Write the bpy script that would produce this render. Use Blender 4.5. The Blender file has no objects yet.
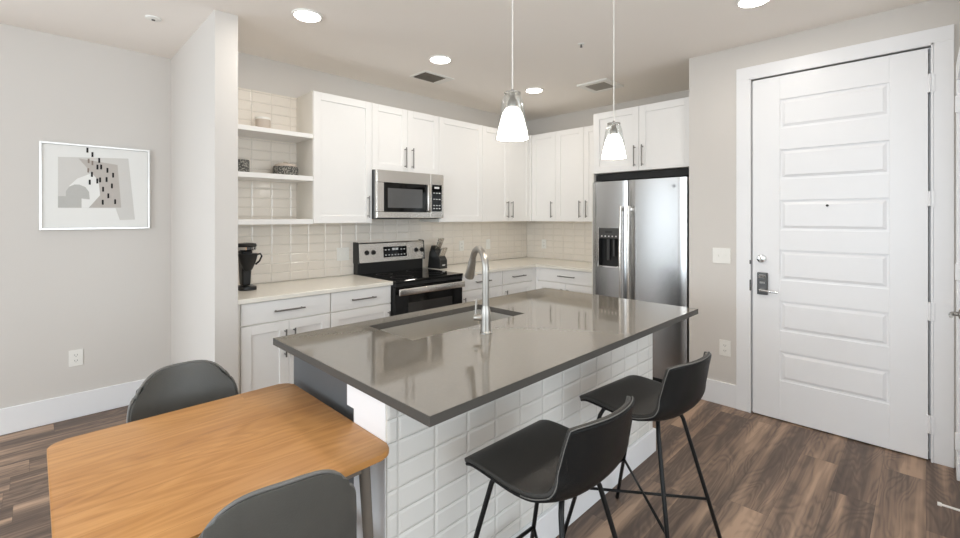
import bpy, bmesh, math, random
from mathutils import Vector, Matrix
random.seed(7)
PI = math.pi
SC = bpy.context.scene
COL = SC.collection

# ------------------------------------------------------------------ camera
cam_data = bpy.data.cameras.new('camera')
cam = bpy.data.objects.new('camera', cam_data); COL.objects.link(cam)
cam.location = (0, 0, 1.445)
cam.rotation_euler = (PI/2, 0, math.radians(45.02) - PI/2)
cam_data.sensor_width = 36.0; cam_data.sensor_fit = 'HORIZONTAL'
cam_data.lens = 447.2/960*36
cam_data.shift_x = 0.00125; cam_data.shift_y = -0.05396
cam_data.clip_start = 0.02
SC.camera = cam
# ------------------------------------------------------------------ colour management
SC.view_settings.view_transform = 'Standard'; SC.view_settings.look = 'None'
SC.view_settings.exposure = 0.16; SC.view_settings.gamma = 1.0
SC.view_settings.use_curve_mapping = False
SC.cycles.max_bounces = 16; SC.cycles.diffuse_bounces = 8; SC.cycles.transmission_bounces = 12
# ------------------------------------------------------------------ world
world = bpy.data.worlds.new('world'); SC.world = world; world.use_nodes = True
bg = world.node_tree.nodes['Background']
bg.inputs['Color'].default_value = (0.85, 0.92, 1.0, 1); bg.inputs['Strength'].default_value = 1.0
# ------------------------------------------------------------------ daylight through the windows, plus an added south fill
def area(name, loc, rot, sx, sy, power, col):
    l = bpy.data.lights.new(name, 'AREA'); l.shape = 'RECTANGLE'; l.size = sx; l.size_y = sy
    l.energy = power; l.color = col
    o = bpy.data.objects.new(name, l); COL.objects.link(o); o.location = loc; o.rotation_euler = rot
    return o
DAY = (0.84, 0.93, 1.0)
area('daylight_west', (-4.52, 0.2, 1.60), (0, -PI/2-.12, 0), 1.7, 3.6, 135, DAY)
area('daylight_north', (-2.6, 4.30, 1.38), (-PI/2, 0, 0), 3.2, 2.1, 68, DAY)
area('fill_light_south', (0.5, -3.12, 1.55), (PI/2+.45, 0, 0), 3.4, 1.9, 90, DAY)  # added unseen source, tilted up to brighten kitchen and ceiling

# ------------------------------------------------------------------ materials
def srgb(r, g, b):
    f = lambda c: (c/255/12.92) if c/255 <= .04045 else ((c/255+.055)/1.055)**2.4
    return (f(r), f(g), f(b), 1)
MATS = {}
def mat(name, col, rough=.5, metal=0, spec=.5, emit=None, estr=0, trans=0, ior=1.45, coat=0, bump=0, bscale=60, vary=0, vscale=8, stretch=(1,1,1), aniso=0):
    if name in MATS: return MATS[name]
    m = bpy.data.materials.new(name); m.use_nodes = True; nt = m.node_tree
    b = nt.nodes['Principled BSDF']
    b.inputs['Base Color'].default_value = col; b.inputs['Roughness'].default_value = rough
    b.inputs['Metallic'].default_value = metal; b.inputs['Specular IOR Level'].default_value = spec
    b.inputs['IOR'].default_value = ior; b.inputs['Transmission Weight'].default_value = trans
    b.inputs['Coat Weight'].default_value = coat; b.inputs['Coat Roughness'].default_value = .05
    b.inputs['Anisotropic'].default_value = aniso
    if emit: b.inputs['Emission Color'].default_value = emit; b.inputs['Emission Strength'].default_value = estr
    if bump or vary:
        tc = nt.nodes.new('ShaderNodeTexCoord'); mp = nt.nodes.new('ShaderNodeMapping')
        mp.inputs['Scale'].default_value = stretch
        nt.links.new(tc.outputs['Object'], mp.inputs['Vector'])
    if bump:
        n = nt.nodes.new('ShaderNodeTexNoise'); n.inputs['Scale'].default_value = bscale; n.inputs['Detail'].default_value = 4
        nt.links.new(mp.outputs[0], n.inputs['Vector'])
        bp = nt.nodes.new('ShaderNodeBump'); bp.inputs['Strength'].default_value = bump; bp.inputs['Distance'].default_value = .004
        nt.links.new(n.outputs['Fac'], bp.inputs['Height']); nt.links.new(bp.outputs[0], b.inputs['Normal'])
    if vary:
        n2 = nt.nodes.new('ShaderNodeTexNoise'); n2.inputs['Scale'].default_value = vscale; n2.inputs['Detail'].default_value = 5
        nt.links.new(mp.outputs[0], n2.inputs['Vector'])
        mx = nt.nodes.new('ShaderNodeMix'); mx.data_type = 'RGBA'
        mx.inputs['A'].default_value = tuple(c*(1-vary) for c in col[:3])+(1,)
        mx.inputs['B'].default_value = tuple(min(1, c*(1+vary)) for c in col[:3])+(1,)
        nt.links.new(n2.outputs['Fac'], mx.inputs['Factor']); nt.links.new(mx.outputs['Result'], b.inputs['Base Color'])
    MATS[name] = m; return m

WALL = mat('wall_paint', srgb(213, 209, 204), .7, spec=.3, bump=.05, bscale=180)
CEIL = mat('ceiling_paint', srgb(247, 242, 236), .8, spec=.2, bump=.05, bscale=150)
TRIM = mat('trim_paint', srgb(238, 239, 241), .35, vary=.01)
CAB = mat('cabinet_paint', srgb(239, 238, 236), .38, vary=.01)
CABIN = mat('cabinet_side_paint', srgb(232, 229, 222), .5, vary=.01)
TILE = mat('white_glazed_tile', srgb(236, 229, 219), .12, coat=.3, vary=.02, vscale=6)
TILEI = mat('island_tile', srgb(222, 221, 217), .22, vary=.03, vscale=7)
GROUT = mat('grout', srgb(214, 211, 204), .9, bump=.2, bscale=300)
QUARTZ = mat('pale_quartz', srgb(232, 228, 218), .2, vary=.03, vscale=40)
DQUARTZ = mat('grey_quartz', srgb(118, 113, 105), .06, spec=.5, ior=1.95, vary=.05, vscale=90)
DQEDGE = mat('grey_quartz_shaded_edge', srgb(78, 75, 71), .55, spec=.25, vary=.06, vscale=90)  # darker copy of the grey quartz: shade put into the edge colour
CHAR = mat('charcoal_panel', srgb(90, 92, 94), .45, vary=.04, vscale=20)
STEEL = mat('brushed_steel', (.50, .50, .50, 1), .27, metal=1, bump=.03, bscale=8, stretch=(30, 30, .6))
STEELH = mat('brushed_steel_sideways', (.66, .63, .59, 1), .26, metal=1, bump=.04, bscale=30, stretch=(1, 1, 30))
SINKM = mat('sink_steel', (.66, .64, .60, 1), .45, metal=1, vary=.05)
NICKEL = mat('brushed_nickel', (.36, .345, .32, 1), .36, metal=1, vary=.04)
PULL = mat('dark_pull_metal', (.20, .19, .18, 1), .35, metal=1, vary=.05)
CHROME = mat('polished_chrome', (.75, .75, .75, 1), .08, metal=1, vary=.02)
BLACKGL = mat('black_glass', (.004, .004, .004, 1), .05, spec=.35, vary=.1)
BLACK = mat('black_plastic', (.012, .012, .012, 1), .4, vary=.15, vscale=30)
SHADOW = mat('gap_shade_paint', (.03, .03, .03, 1), .8, vary=.1)  # near-black colour that paints in the shade above the refrigerator
BLKMET = mat('black_powder_coat', (.010, .010, .010, 1), .38, spec=.25, vary=.1)
PLATE = mat('white_plastic', srgb(238, 237, 232), .35, vary=.01)
SLOT = mat('dark_slot', (.05, .05, .05, 1), .7, vary=.1)
LETTER = mat('pale_lettering', (.75, .75, .75, 1), .5, vary=.05)
LEATHER = mat('black_leather', (.010, .010, .010, 1), .42, spec=.18, bump=.25, bscale=260, vary=.2, vscale=9)
LEATHERB = mat('charcoal_leather', (.040, .038, .035, 1), .42, spec=.3, bump=.25, bscale=260, vary=.2, vscale=9)
GREYL = mat('grey_leather', (.082, .080, .073, 1), .34, spec=.45, bump=.22, bscale=220, vary=.25, vscale=7)
STITCH = mat('pale_stitching', (.15, .145, .135, 1), .7, vary=.2, vscale=200)
def glass_mat():
    m = bpy.data.materials.new('clear_glass'); m.use_nodes = True; nt = m.node_tree
    nt.nodes.remove(nt.nodes['Principled BSDF']); out = nt.nodes['Material Output']
    tr = nt.nodes.new('ShaderNodeBsdfTransparent'); tr.inputs[0].default_value = (.97, .98, .98, 1)
    gl = nt.nodes.new('ShaderNodeBsdfGlossy'); gl.inputs['Roughness'].default_value = .02
    lw = nt.nodes.new('ShaderNodeLayerWeight'); lw.inputs[0].default_value = .25
    mu = nt.nodes.new('ShaderNodeMath'); mu.operation = 'MULTIPLY_ADD'; mu.inputs[1].default_value = .45; mu.inputs[2].default_value = .03
    nt.links.new(lw.outputs['Facing'], mu.inputs[0])
    mx = nt.nodes.new('ShaderNodeMixShader'); nt.links.new(mu.outputs[0], mx.inputs[0]); nt.links.new(tr.outputs[0], mx.inputs[1]); nt.links.new(gl.outputs[0], mx.inputs[2])
    nt.links.new(mx.outputs[0], out.inputs[0]); return m
GLASS = glass_mat()
FROST = mat('lit_frosted_glass', (1, .96, .9, 1), .6, emit=(1, .93, .84, 1), estr=8.0, vary=.01)
LAMPON = mat('lit_lamp_diffuser', (1, 1, 1, 1), .6, emit=(1, .95, .88, 1), estr=12, vary=.01)
PAPER = mat('art_paper', srgb(236, 236, 233), .8, vary=.01)
ART1 = mat('art_pale_grey', srgb(212, 210, 206), .8, vary=.03)
ART2 = mat('art_taupe', srgb(190, 184, 178), .8, vary=.05, vscale=40)
ART3 = mat('art_mid_grey', srgb(190, 189, 185), .8, vary=.05, vscale=60)
INK = mat('art_black_ink', (.01, .01, .01, 1), .8, vary=.1)
INK2 = mat('art_brown_ink', srgb(140, 128, 118), .8, vary=.1)
FRAMEM = mat('silver_frame', (.72, .71, .69, 1), .3, metal=.8, vary=.03)
CANDLE = mat('beige_wax_jar', srgb(196, 184, 172), .6, vary=.05)
STEELD = mat('dark_steel', (.12, .12, .12, 1), .3, metal=1, vary=.05)
CORD = mat('clear_cord', srgb(225, 222, 215), .3, vary=.02)

def weave_mat():
    m = bpy.data.materials.new('woven_grey_fibre'); m.use_nodes = True; nt = m.node_tree; b = nt.nodes['Principled BSDF']
    tc = nt.nodes.new('ShaderNodeTexCoord'); w = nt.nodes.new('ShaderNodeTexVoronoi'); w.inputs['Scale'].default_value = 90
    r = nt.nodes.new('ShaderNodeValToRGB'); r.color_ramp.elements[0].color = srgb(190, 186, 176); r.color_ramp.elements[1].color = srgb(70, 70, 68)
    r.color_ramp.elements[1].position = .6
    nt.links.new(tc.outputs['Object'], w.inputs['Vector']); nt.links.new(w.outputs['Distance'], r.inputs[0]); nt.links.new(r.outputs[0], b.inputs['Base Color'])
    b.inputs['Roughness'].default_value = .9
    return m
WEAVE = weave_mat()

def N(nt, t, **k):
    n = nt.nodes.new(t)
    for a, v in k.items(): setattr(n, a, v)
    return n
def math_node(nt, op, a, b=None, c=None):
    n = N(nt, 'ShaderNodeMath', operation=op)
    for i, v in enumerate((a, b, c)):
        if v is None: continue
        if isinstance(v, (int, float)): n.inputs[i].default_value = v
        else: nt.links.new(v, n.inputs[i])
    return n.outputs[0]
def plank_mat(name, pw, pl, base, dark, light, rough, tint, ringf, ringw, streak, seam=.0025):
    """wood planks running along X: per-plank tint, long streaks and ring-like grain"""
    m = bpy.data.materials.new(name); m.use_nodes = True; nt = m.node_tree; L = nt.links; b = nt.nodes['Principled BSDF']
    tc = N(nt, 'ShaderNodeTexCoord'); sp = N(nt, 'ShaderNodeSeparateXYZ'); L.new(tc.outputs['Object'], sp.inputs[0])
    row = math_node(nt, 'FLOOR', math_node(nt, 'DIVIDE', sp.outputs['Y'], pw))
    wn0 = N(nt, 'ShaderNodeTexWhiteNoise', noise_dimensions='1D'); L.new(row, wn0.inputs['W'])
    xs = math_node(nt, 'ADD', math_node(nt, 'DIVIDE', sp.outputs['X'], pl), math_node(nt, 'MULTIPLY', wn0.outputs['Value'], 3.7))
    colm = math_node(nt, 'FLOOR', xs)
    cmb = N(nt, 'ShaderNodeCombineXYZ'); L.new(row, cmb.inputs[0]); L.new(colm, cmb.inputs[1])
    wn = N(nt, 'ShaderNodeTexWhiteNoise', noise_dimensions='3D'); L.new(cmb.outputs[0], wn.inputs['Vector'])
    # grain coordinates: shifted for each plank
    off = math_node(nt, 'MULTIPLY', wn.outputs['Value'], 37.0)
    gv = N(nt, 'ShaderNodeCombineXYZ'); L.new(math_node(nt, 'MULTIPLY', sp.outputs['X'], 1.0), gv.inputs[0]); L.new(math_node(nt, 'MULTIPLY', sp.outputs['Y'], 5.0), gv.inputs[1]); L.new(off, gv.inputs[2])
    n1 = N(nt, 'ShaderNodeTexNoise'); n1.inputs['Scale'].default_value = 1.5; n1.inputs['Detail'].default_value = 2.5; n1.inputs['Roughness'].default_value = .45; n1.inputs['Distortion'].default_value = .5
    L.new(gv.outputs[0], n1.inputs['Vector'])
    rings = math_node(nt, 'SINE', math_node(nt, 'MULTIPLY', n1.outputs['Fac'], ringf))
    rings = math_node(nt, 'MULTIPLY_ADD', rings, .5, .5)
    if 'floor' in name: rings = math_node(nt, 'POWER', rings, .55)
    gv2 = N(nt, 'ShaderNodeCombineXYZ'); L.new(math_node(nt, 'MULTIPLY', sp.outputs['X'], 1.6), gv2.inputs[0]); L.new(math_node(nt, 'MULTIPLY', sp.outputs['Y'], 70), gv2.inputs[1]); L.new(off, gv2.inputs[2])
    n2 = N(nt, 'ShaderNodeTexNoise'); n2.inputs['Scale'].default_value = 1.0; n2.inputs['Detail'].default_value = 4
    L.new(gv2.outputs[0], n2.inputs['Vector'])
    gv3 = N(nt, 'ShaderNodeCombineXYZ'); L.new(math_node(nt, 'MULTIPLY', sp.outputs['X'], .7), gv3.inputs[0]); L.new(math_node(nt, 'MULTIPLY', sp.outputs['Y'], 9), gv3.inputs[1]); L.new(off, gv3.inputs[2])
    n3 = N(nt, 'ShaderNodeTexNoise'); n3.inputs['Scale'].default_value = 1.2; n3.inputs['Detail'].default_value = 2
    L.new(gv3.outputs[0], n3.inputs['Vector'])
    v = math_node(nt, 'ADD', math_node(nt, 'MULTIPLY', wn.outputs['Value'], tint), math_node(nt, 'MULTIPLY', rings, ringw))
    v = math_node(nt, 'ADD', v, math_node(nt, 'MULTIPLY', n2.outputs['Fac'], streak))
    n3v = n3.outputs['Fac']
    if 'floor' in name:   # long pale sapwood streaks
        n3v = math_node(nt, 'ADD', n3v, math_node(nt, 'MULTIPLY', math_node(nt, 'MAXIMUM', math_node(nt, 'SUBTRACT', n3v, .56), 0), 2.2))
    v = math_node(nt, 'ADD', v, math_node(nt, 'MULTIPLY', n3v, 1.0 - tint*.5 - ringw*.5 - streak*.5))
    rp = N(nt, 'ShaderNodeValToRGB'); e = rp.color_ramp.elements
    e[0].position = .30; e[0].color = dark; e[1].position = .98; e[1].color = light
    k = e.new(.58); k.color = base
    L.new(v, rp.inputs[0])
    # seams
    fy = math_node(nt, 'FRACT', math_node(nt, 'DIVIDE', sp.outputs['Y'], pw)); fx = math_node(nt, 'FRACT', xs)
    sy = math_node(nt, 'LESS_THAN', fy, seam/pw); sx = math_node(nt, 'LESS_THAN', fx, seam/pl)
    sm = math_node(nt, 'MAXIMUM', sy, sx)
    mx = N(nt, 'ShaderNodeMix', data_type='RGBA'); L.new(math_node(nt, 'MULTIPLY', sm, .55), mx.inputs['Factor']); L.new(rp.outputs[0], mx.inputs['A']); mx.inputs['B'].default_value = tuple(c*.35 for c in dark[:3])+(1,)
    L.new(mx.outputs['Result'], b.inputs['Base Color'])
    b.inputs['Roughness'].default_value = rough
    bp = N(nt, 'ShaderNodeBump'); bp.inputs['Strength'].default_value = .12; bp.inputs['Distance'].default_value = .002
    L.new(n2.outputs['Fac'], bp.inputs['Height']); L.new(bp.outputs[0], b.inputs['Normal'])
    return m
FLOORM = plank_mat('dark_floor_planks', .18, 1.22, srgb(100, 83, 72), srgb(64, 52, 45), srgb(180, 151, 127), .48, .14, 84, .10, .36, seam=.0015)
TABLEM = plank_mat('honey_oak', .11, 3.0, srgb(182, 128, 70), srgb(134, 84, 42), srgb(206, 152, 92), .38, .16, 60, .18, .60, seam=.0006)
LEGW = mat('dark_oak', srgb(112, 104, 95), .5, vary=.15, vscale=12)

# ------------------------------------------------------------------ mesh helpers
class MB:
    def __init__(s): s.bm = bmesh.new()
    def _bev(s, vs, bev, seg=1):
        if bev <= 0: return
        es = list({e for v in vs for e in v.link_edges})
        bmesh.ops.bevel(s.bm, geom=es, offset=bev, segments=seg, profile=.5, affect='EDGES', clamp_overlap=True)
    def box(s, x0, x1, y0, y1, z0, z1, bev=0, seg=1):
        x0, x1 = sorted((x0, x1)); y0, y1 = sorted((y0, y1)); z0, z1 = sorted((z0, z1))
        c = [(x0,y0,z0),(x1,y0,z0),(x1,y1,z0),(x0,y1,z0),(x0,y0,z1),(x1,y0,z1),(x1,y1,z1),(x0,y1,z1)]
        v = [s.bm.verts.new(p) for p in c]
        for f in ((3,2,1,0),(4,5,6,7),(0,1,5,4),(1,2,6,5),(2,3,7,6),(3,0,4,7)): s.bm.faces.new([v[i] for i in f])
        s._bev(v, bev, seg); return s
    def hexa(s, pts, bev=0):
        v = [s.bm.verts.new(p) for p in pts]
        for f in ((3,2,1,0),(4,5,6,7),(0,1,5,4),(1,2,6,5),(2,3,7,6),(3,0,4,7)): s.bm.faces.new([v[i] for i in f])
        s._bev(v, bev); return s
    def prism(s, poly, fn, h0, h1, bev=0):
        """poly of 2-D points; fn(a, b, h) gives the 3-D point"""
        a = [s.bm.verts.new(fn(p[0], p[1], h0)) for p in poly]; b = [s.bm.verts.new(fn(p[0], p[1], h1)) for p in poly]
        n = len(poly)
        f1 = s.bm.faces.new(a[::-1]); f2 = s.bm.faces.new(b)
        for i in range(n): s.bm.faces.new([a[i], a[(i+1) % n], b[(i+1) % n], b[i]])
        if bev:
            es = list(f1.edges)+list(f2.edges)
            bmesh.ops.bevel(s.bm, geom=es, offset=bev, segments=2, profile=.5, affect='EDGES', clamp_overlap=True)
        return s
    def tube(s, pts, r, n=12, cap=True):
        pts = [Vector(p) for p in pts]; rs = r if isinstance(r, (list, tuple)) else [r]*len(pts)
        rings = []; up = None
        for i, p in enumerate(pts):
            t = (pts[min(i+1, len(pts)-1)]-pts[max(i-1, 0)]).normalized()
            if up is None:
                up = Vector((0, 0, 1)) if abs(t.z) < .9 else Vector((1, 0, 0))
            a = t.cross(up)
            if a.length < 1e-5: a = t.cross(Vector((0, 1, 0)))
            a.normalize(); b = t.cross(a).normalized(); up = -b if (-b).dot(up) > 0 else b
            rings.append([s.bm.verts.new(p + rs[i]*(math.cos(k*2*PI/n)*a + math.sin(k*2*PI/n)*b)) for k in range(n)])
        for i in range(len(rings)-1):
            for k in range(n): s.bm.faces.new([rings[i][k], rings[i][(k+1) % n], rings[i+1][(k+1) % n], rings[i+1][k]])
        if cap: s.bm.faces.new(rings[0][::-1]); s.bm.faces.new(rings[-1])
        return s
    def lathe(s, prof, loc=(0,0,0), n=32, axis='Z'):
        """prof: (radius, height) pairs from bottom to top"""
        rings = []
        for r, h in prof:
            row = []
            for k in range(n):
                a = 2*PI*k/n; x, y = r*math.cos(a), r*math.sin(a)
                p = {'Z': (x, y, h), 'X': (h, x, y), 'Y': (x, h, y)}[axis]
                row.append(s.bm.verts.new(Vector(loc)+Vector(p)))
            rings.append(row)
        for i in range(len(rings)-1):
            for k in range(n): s.bm.faces.new([rings[i][k], rings[i][(k+1) % n], rings[i+1][(k+1) % n], rings[i+1][k]])
        s.bm.faces.new(rings[0][::-1]); s.bm.faces.new(rings[-1])
        return s
    def build(s, name, m, parent=None, smooth=False):
        root = parent
        org = Vector((0,0,0))
        while root is not None:
            org += root.location; root = root.parent
        bmesh.ops.translate(s.bm, verts=s.bm.verts, vec=-org)
        bmesh.ops.recalc_face_normals(s.bm, faces=s.bm.faces)
        me = bpy.data.meshes.new(name); s.bm.to_mesh(me); s.bm.free()
        me.materials.append(m)
        if smooth:
            for p in me.polygons: p.use_smooth = True
            try: me.set_sharp_from_angle(angle=math.radians(38))
            except Exception: pass
        o = bpy.data.objects.new(name, me); COL.objects.link(o); o.parent = parent
        return o
def lab(o, label): o['label'] = label; return o
def tag(o, label, cat, group=None):
    o['label'] = label; o['category'] = cat
    if group: o['group'] = group
    return o
def thing(name, loc, label, cat, group=None):
    o = bpy.data.objects.new(name, None); COL.objects.link(o); o.location = loc; o.empty_display_size = .1
    return tag(o, label, cat, group)
def struct(o): o['kind'] = 'structure'; return o
def copy_tree(o, parent=None):
    c = o.copy(); COL.objects.link(c); c.parent = parent
    for ch in list(o.children): copy_tree(ch, c)
    return c
def arc(cx, cy, r, a0, a1, n): return [(cx+r*math.cos(a0+(a1-a0)*i/n), cy+r*math.sin(a0+(a1-a0)*i/n)) for i in range(n+1)]
def rrect(x0, x1, y0, y1, r, n=8):
    return arc(x1-r, y0+r, r, -PI/2, 0, n)+arc(x1-r, y1-r, r, 0, PI/2, n)+arc(x0+r, y1-r, r, PI/2, PI, n)+arc(x0+r, y0+r, r, PI, 1.5*PI, n)
ZP = lambda a, b, h: (a, b, h)

# ------------------------------------------------------------------ setting
H = 2.732
XW, XE, YS, YN = -4.6, 4.69, -3.2, 4.342
struct(MB().box(XW-.1, XE+.1, YS-.1, YN+.1, -.1, 0).build('floor', FLOORM))
struct(MB().box(XW-.1, XE+.1, YS-.1, YN+.1, H, H+.1).build('ceiling', CEIL))
w = MB(); w.box(-.95, .80, YN, YN+.1, 0, H); w.box(XW-.1, -4.25, YN, YN+.1, 0, H); w.box(-4.25, -.95, YN, YN+.1, 0, .30); w.box(-4.25, -.95, YN, YN+.1, 2.45, H)
struct(w.build('wall_left', WALL))
struct(MB().box(.932, XE+.1, 3.785, YN+.1, 0, H).build('wall_back', WALL))
struct(MB().box(.80, .932, 3.111, YN+.1, 0, H).build('wall_partition', WALL))
struct(MB().box(XE, XE+.1, 1.36, 3.785, 0, H).build('wall_right', WALL))
# entry wall around the door opening (door y -.009...905)
DY0, DY1, DH = -.011, .907, 2.452
w = MB(); w.box(3.77, XE+.1, DY1+.02, 1.36, 0, H); w.box(3.77, XE+.1, -.35, DY0-.02, 0, H); w.box(3.77, XE+.1, DY0-.02, DY1+.02, DH+.02, H)
w.box(3.90, XE+.1, DY0-.02, DY1+.02, 0, DH+.02)
struct(w.build('wall_entry', WALL))
# closet block with its own door in the side wall
w = MB(); w.box(2.35, 3.77, -.35, -.135, 2.22, H); w.box(2.35, 2.60, -.35, -.135, 0, 2.22); w.box(3.60, 3.77, -.35, -.135, 0, 2.22)
struct(w.build('wall_side', WALL))
w = MB(); w.box(2.35, 2.47, YS, -.35, 0, H); struct(w.build('wall_closet', WALL))
# outer walls with the windows behind the camera
w = MB(); w.box(XW-.1, XW, YS-.1, YN+.1, 0, .75); w.box(XW-.1, XW, YS-.1, YN+.1, 2.45, H)
for a, b in ((YS-.1, -1.6), (.15, .35), (2.1, YN+.1)): w.box(XW-.1, XW, a, b, .75, 2.45)
struct(w.build('wall_west', WALL))
w = MB(); w.box(XW-.1, 2.47, YS-.1, YS, 0, .6); w.box(XW-.1, 2.47, YS-.1, YS, 2.5, H)
for a, b in ((XW-.1, -1.2), (2.2, 2.47)): w.box(a, b, YS-.1, YS, .6, 2.5)
struct(w.build('wall_south', WALL))
def window(name, ax, a0, a1, z0, z1):
    fr = MB(); gl = MB()
    def bx(m, u0, u1, d0, d1, q0, q1):
        if ax == 'n': m.box(u0, u1, YN+d0, YN+d1, q0, q1); return
        if ax == 'x': m.box(XW-.1+d0, XW-.1+d1, u0, u1, q0, q1)
        else: m.box(u0, u1, YS-.1+d0, YS-.1+d1, q0, q1)
    for u0, u1, q0, q1 in ((a0, a0+.05, z0, z1), (a1-.05, a1, z0, z1), (a0+.05, a1-.05, z0, z0+.05), (a0+.05, a1-.05, z1-.05, z1), ((a0+a1)/2-.02, (a0+a1)/2+.02, z0+.05, z1-.05)):
        bx(fr, u0, u1, .02, .07, q0, q1)
    bx(gl, a0+.05, (a0+a1)/2-.02, .042, .048, z0+.05, z1-.05); bx(gl, (a0+a1)/2+.02, a1-.05, .042, .048, z0+.05, z1-.05)
    o = struct(fr.build(name, TRIM)); gl.build('window_pane', GLASS, o)
window('window_1', 'x', -1.6, .15, .75, 2.45); window('window_2', 'x', .35, 2.1, .75, 2.45); window('window_3', 'y', -1.2, 2.2, .6, 2.5); window('window_4', 'n', -4.25, -.95, .30, 2.45)  # the south window is unseen, placed so its light favours the kitchen

def baseboard(name, x0, x1, y0, y1, h=.175):
    struct(MB().box(x0, x1, y0, y1, 0, h, .003).build(name, TRIM))
baseboard('baseboard_left', XW, .80, YN-.014, YN)
baseboard('baseboard_partition', .786, .80, 3.111, YN-.014)
baseboard('baseboard_partition_end', .786, .932, 3.099, 3.111)
baseboard('baseboard_entry', 3.756, 3.77, 1.012, 1.36)
baseboard('baseboard_side', 2.35, 2.50, -.135, -.121)
# entry casing
c = MB()
c.box(3.752, 3.77, .925, 1.012, 0, 2.47, .002); c.box(3.752, 3.77, -.114, -.029, 0, 2.47, .002); c.box(3.752, 3.77, -.114, 1.012, 2.47, 2.557, .002)
c.box(3.747, 3.77, .915, .925, 0, 2.47, .001); c.box(3.747, 3.77, -.029, -.019, 0, 2.47, .001); c.box(3.747, 3.77, -.029, .925, 2.46, 2.47, .001)
c.box(3.80, 3.90, .908, .925, 0, 2.46); c.box(3.80, 3.90, -.029, -.012, 0, 2.46)
struct(c.build('trim_1', TRIM))
g = MB(); g.box(3.80, 3.90, -.012, .908, 2.4515, 2.46); struct(g.build('trim_2', TRIM))
# side closet casing and door
c = MB(); c.box(3.59, 3.69, -.135, -.118, 0, 2.20, .002); c.box(2.50, 2.60, -.135, -.118, 0, 2.20, .002); c.box(2.50, 3.69, -.135, -.118, 2.20, 2.30, .002)
struct(c.build('trim_3', TRIM))
# door 1: entry door, six raised panels
d = MB(); YA, YB = -.008, .905
PZ = [(.285, .492), (.64, .85), (1.0, 1.212), (1.355, 1.564), (1.715, 1.922), (2.075, 2.28)]
d.box(3.768, 3.80, YA, YB, .008, 2.448)
xf = 3.757
d.box(xf, 3.768, YA, .162, .008, 2.448, .002); d.box(xf, 3.768, .735, YB, .008, 2.448, .002)
zz = [.008]+[q for p in PZ for q in p]+[2.448]
for i in range(0, len(zz), 2): d.box(xf, 3.768, .162, .735, zz[i], zz[i+1], .002)
for a, b in PZ:
    v0 = (.162+.012, .735-.012, a+.012, b-.012); v1 = (.162+.03, .735-.03, a+.03, b-.03)
    x2, x1 = 3.768, xf+.001
    d.hexa([(x2, v0[0], v0[2]), (x2, v0[1], v0[2]), (x2, v0[1], v0[3]), (x2, v0[0], v0[3]), (x1, v1[0], v1[2]), (x1, v1[1], v1[2]), (x1, v1[1], v1[3]), (x1, v1[0], v1[3])])
door1 = struct(d.build('door_1', TRIM))
MB().lathe([(.008, 3.750), (.008, 3.757)], (0, .467, 1.523), 16, 'X').build('peephole', SLOT, door1, True)
dbt = MB().lathe([(.012, 3.728), (.026, 3.732), (.030, 3.742), (.031, 3.757)], (0, .846, 1.144), 28, 'X').build('deadbolt', CHROME, door1, True)
MB().box(3.712, 3.730, .841, .851, 1.126, 1.162, .002).build('thumb_turn', CHROME, dbt)
lk = MB().box(3.735, 3.757, .806, .872, .885, 1.045, .005, 2).build('lockset', STEELD, door1)
kp = MB()
kp.box(3.731, 3.736, .818, .860, 1.005, 1.030, .002); kp.box(3.729, 3.736, .822, .856, .965, .978, .002)
kp.build('lock_plate_marks', CHROME, lk)
MB().tube([(3.735, .842, .922), (3.700, .842, .922), (3.692, .832, .922), (3.692, .79, .920), (3.694, .735, .914)], [.012, .010, .009, .008, .007], 14).build('lever_handle', CHROME, lk, True)
for z0, z1 in ((2.182, 2.289), (1.511, 1.60), (.835, .942), (.17, .275)):
    hg = MB(); hg.box(3.745, 3.757, -.036, .002, z0, z1, .001); hg.tube([(3.744, -.014, z0), (3.744, -.014, z1)], .006, 10); hg.build('hinge', TRIM, door1)
for z0, z1 in ((.905, .985), (1.10, 1.13)):
    struct(MB().box(3.744, 3.748, .912, .922, z0, z1).build('trim_4', STEELD))
struct(MB().box(3.79, 3.90, YA-.003, YB+.003, 0, .006).build('trim_5', STEELD))
# door 2: closet door in the side wall
door2 = struct(MB().box(2.602, 3.588, -.168, -.133, .01, 2.198, .003).build('door_2', TRIM))
MB().lathe([(.026, -.133), (.026, -.124), (.012, -.12), (.010, -.095)], (3.515, 0, .925), 20, 'Y').tube([(3.515, -.098, .925), (3.46, -.092, .925), (3.40, -.092, .925)], [.010, .009, .008], 12).build('lever_handle', NICKEL, door2, True)
for z0, z1 in ((2.02, 2.11), (1.10, 1.19), (.17, .26)): MB().box(3.583, 3.60, -.136, -.112, z0, z1, .001).build('hinge', TRIM, door2)
t = thing('door_stop', (3.055, -.121, .08), 'white spring door stop sticking out of the side wall near floor', 'door stop')
MB().lathe([(.012, -.1335), (.012, -.126), (.005, -.122), (.005, -.052)], (3.055, 0, .08), 12, 'Y').build('spring', PLATE, t, True)
MB().lathe([(.008, -.052), (.009, -.045), (.008, -.037)], (3.055, 0, .08), 12, 'Y').build('rubber_tip', PLATE, t, True)

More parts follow.
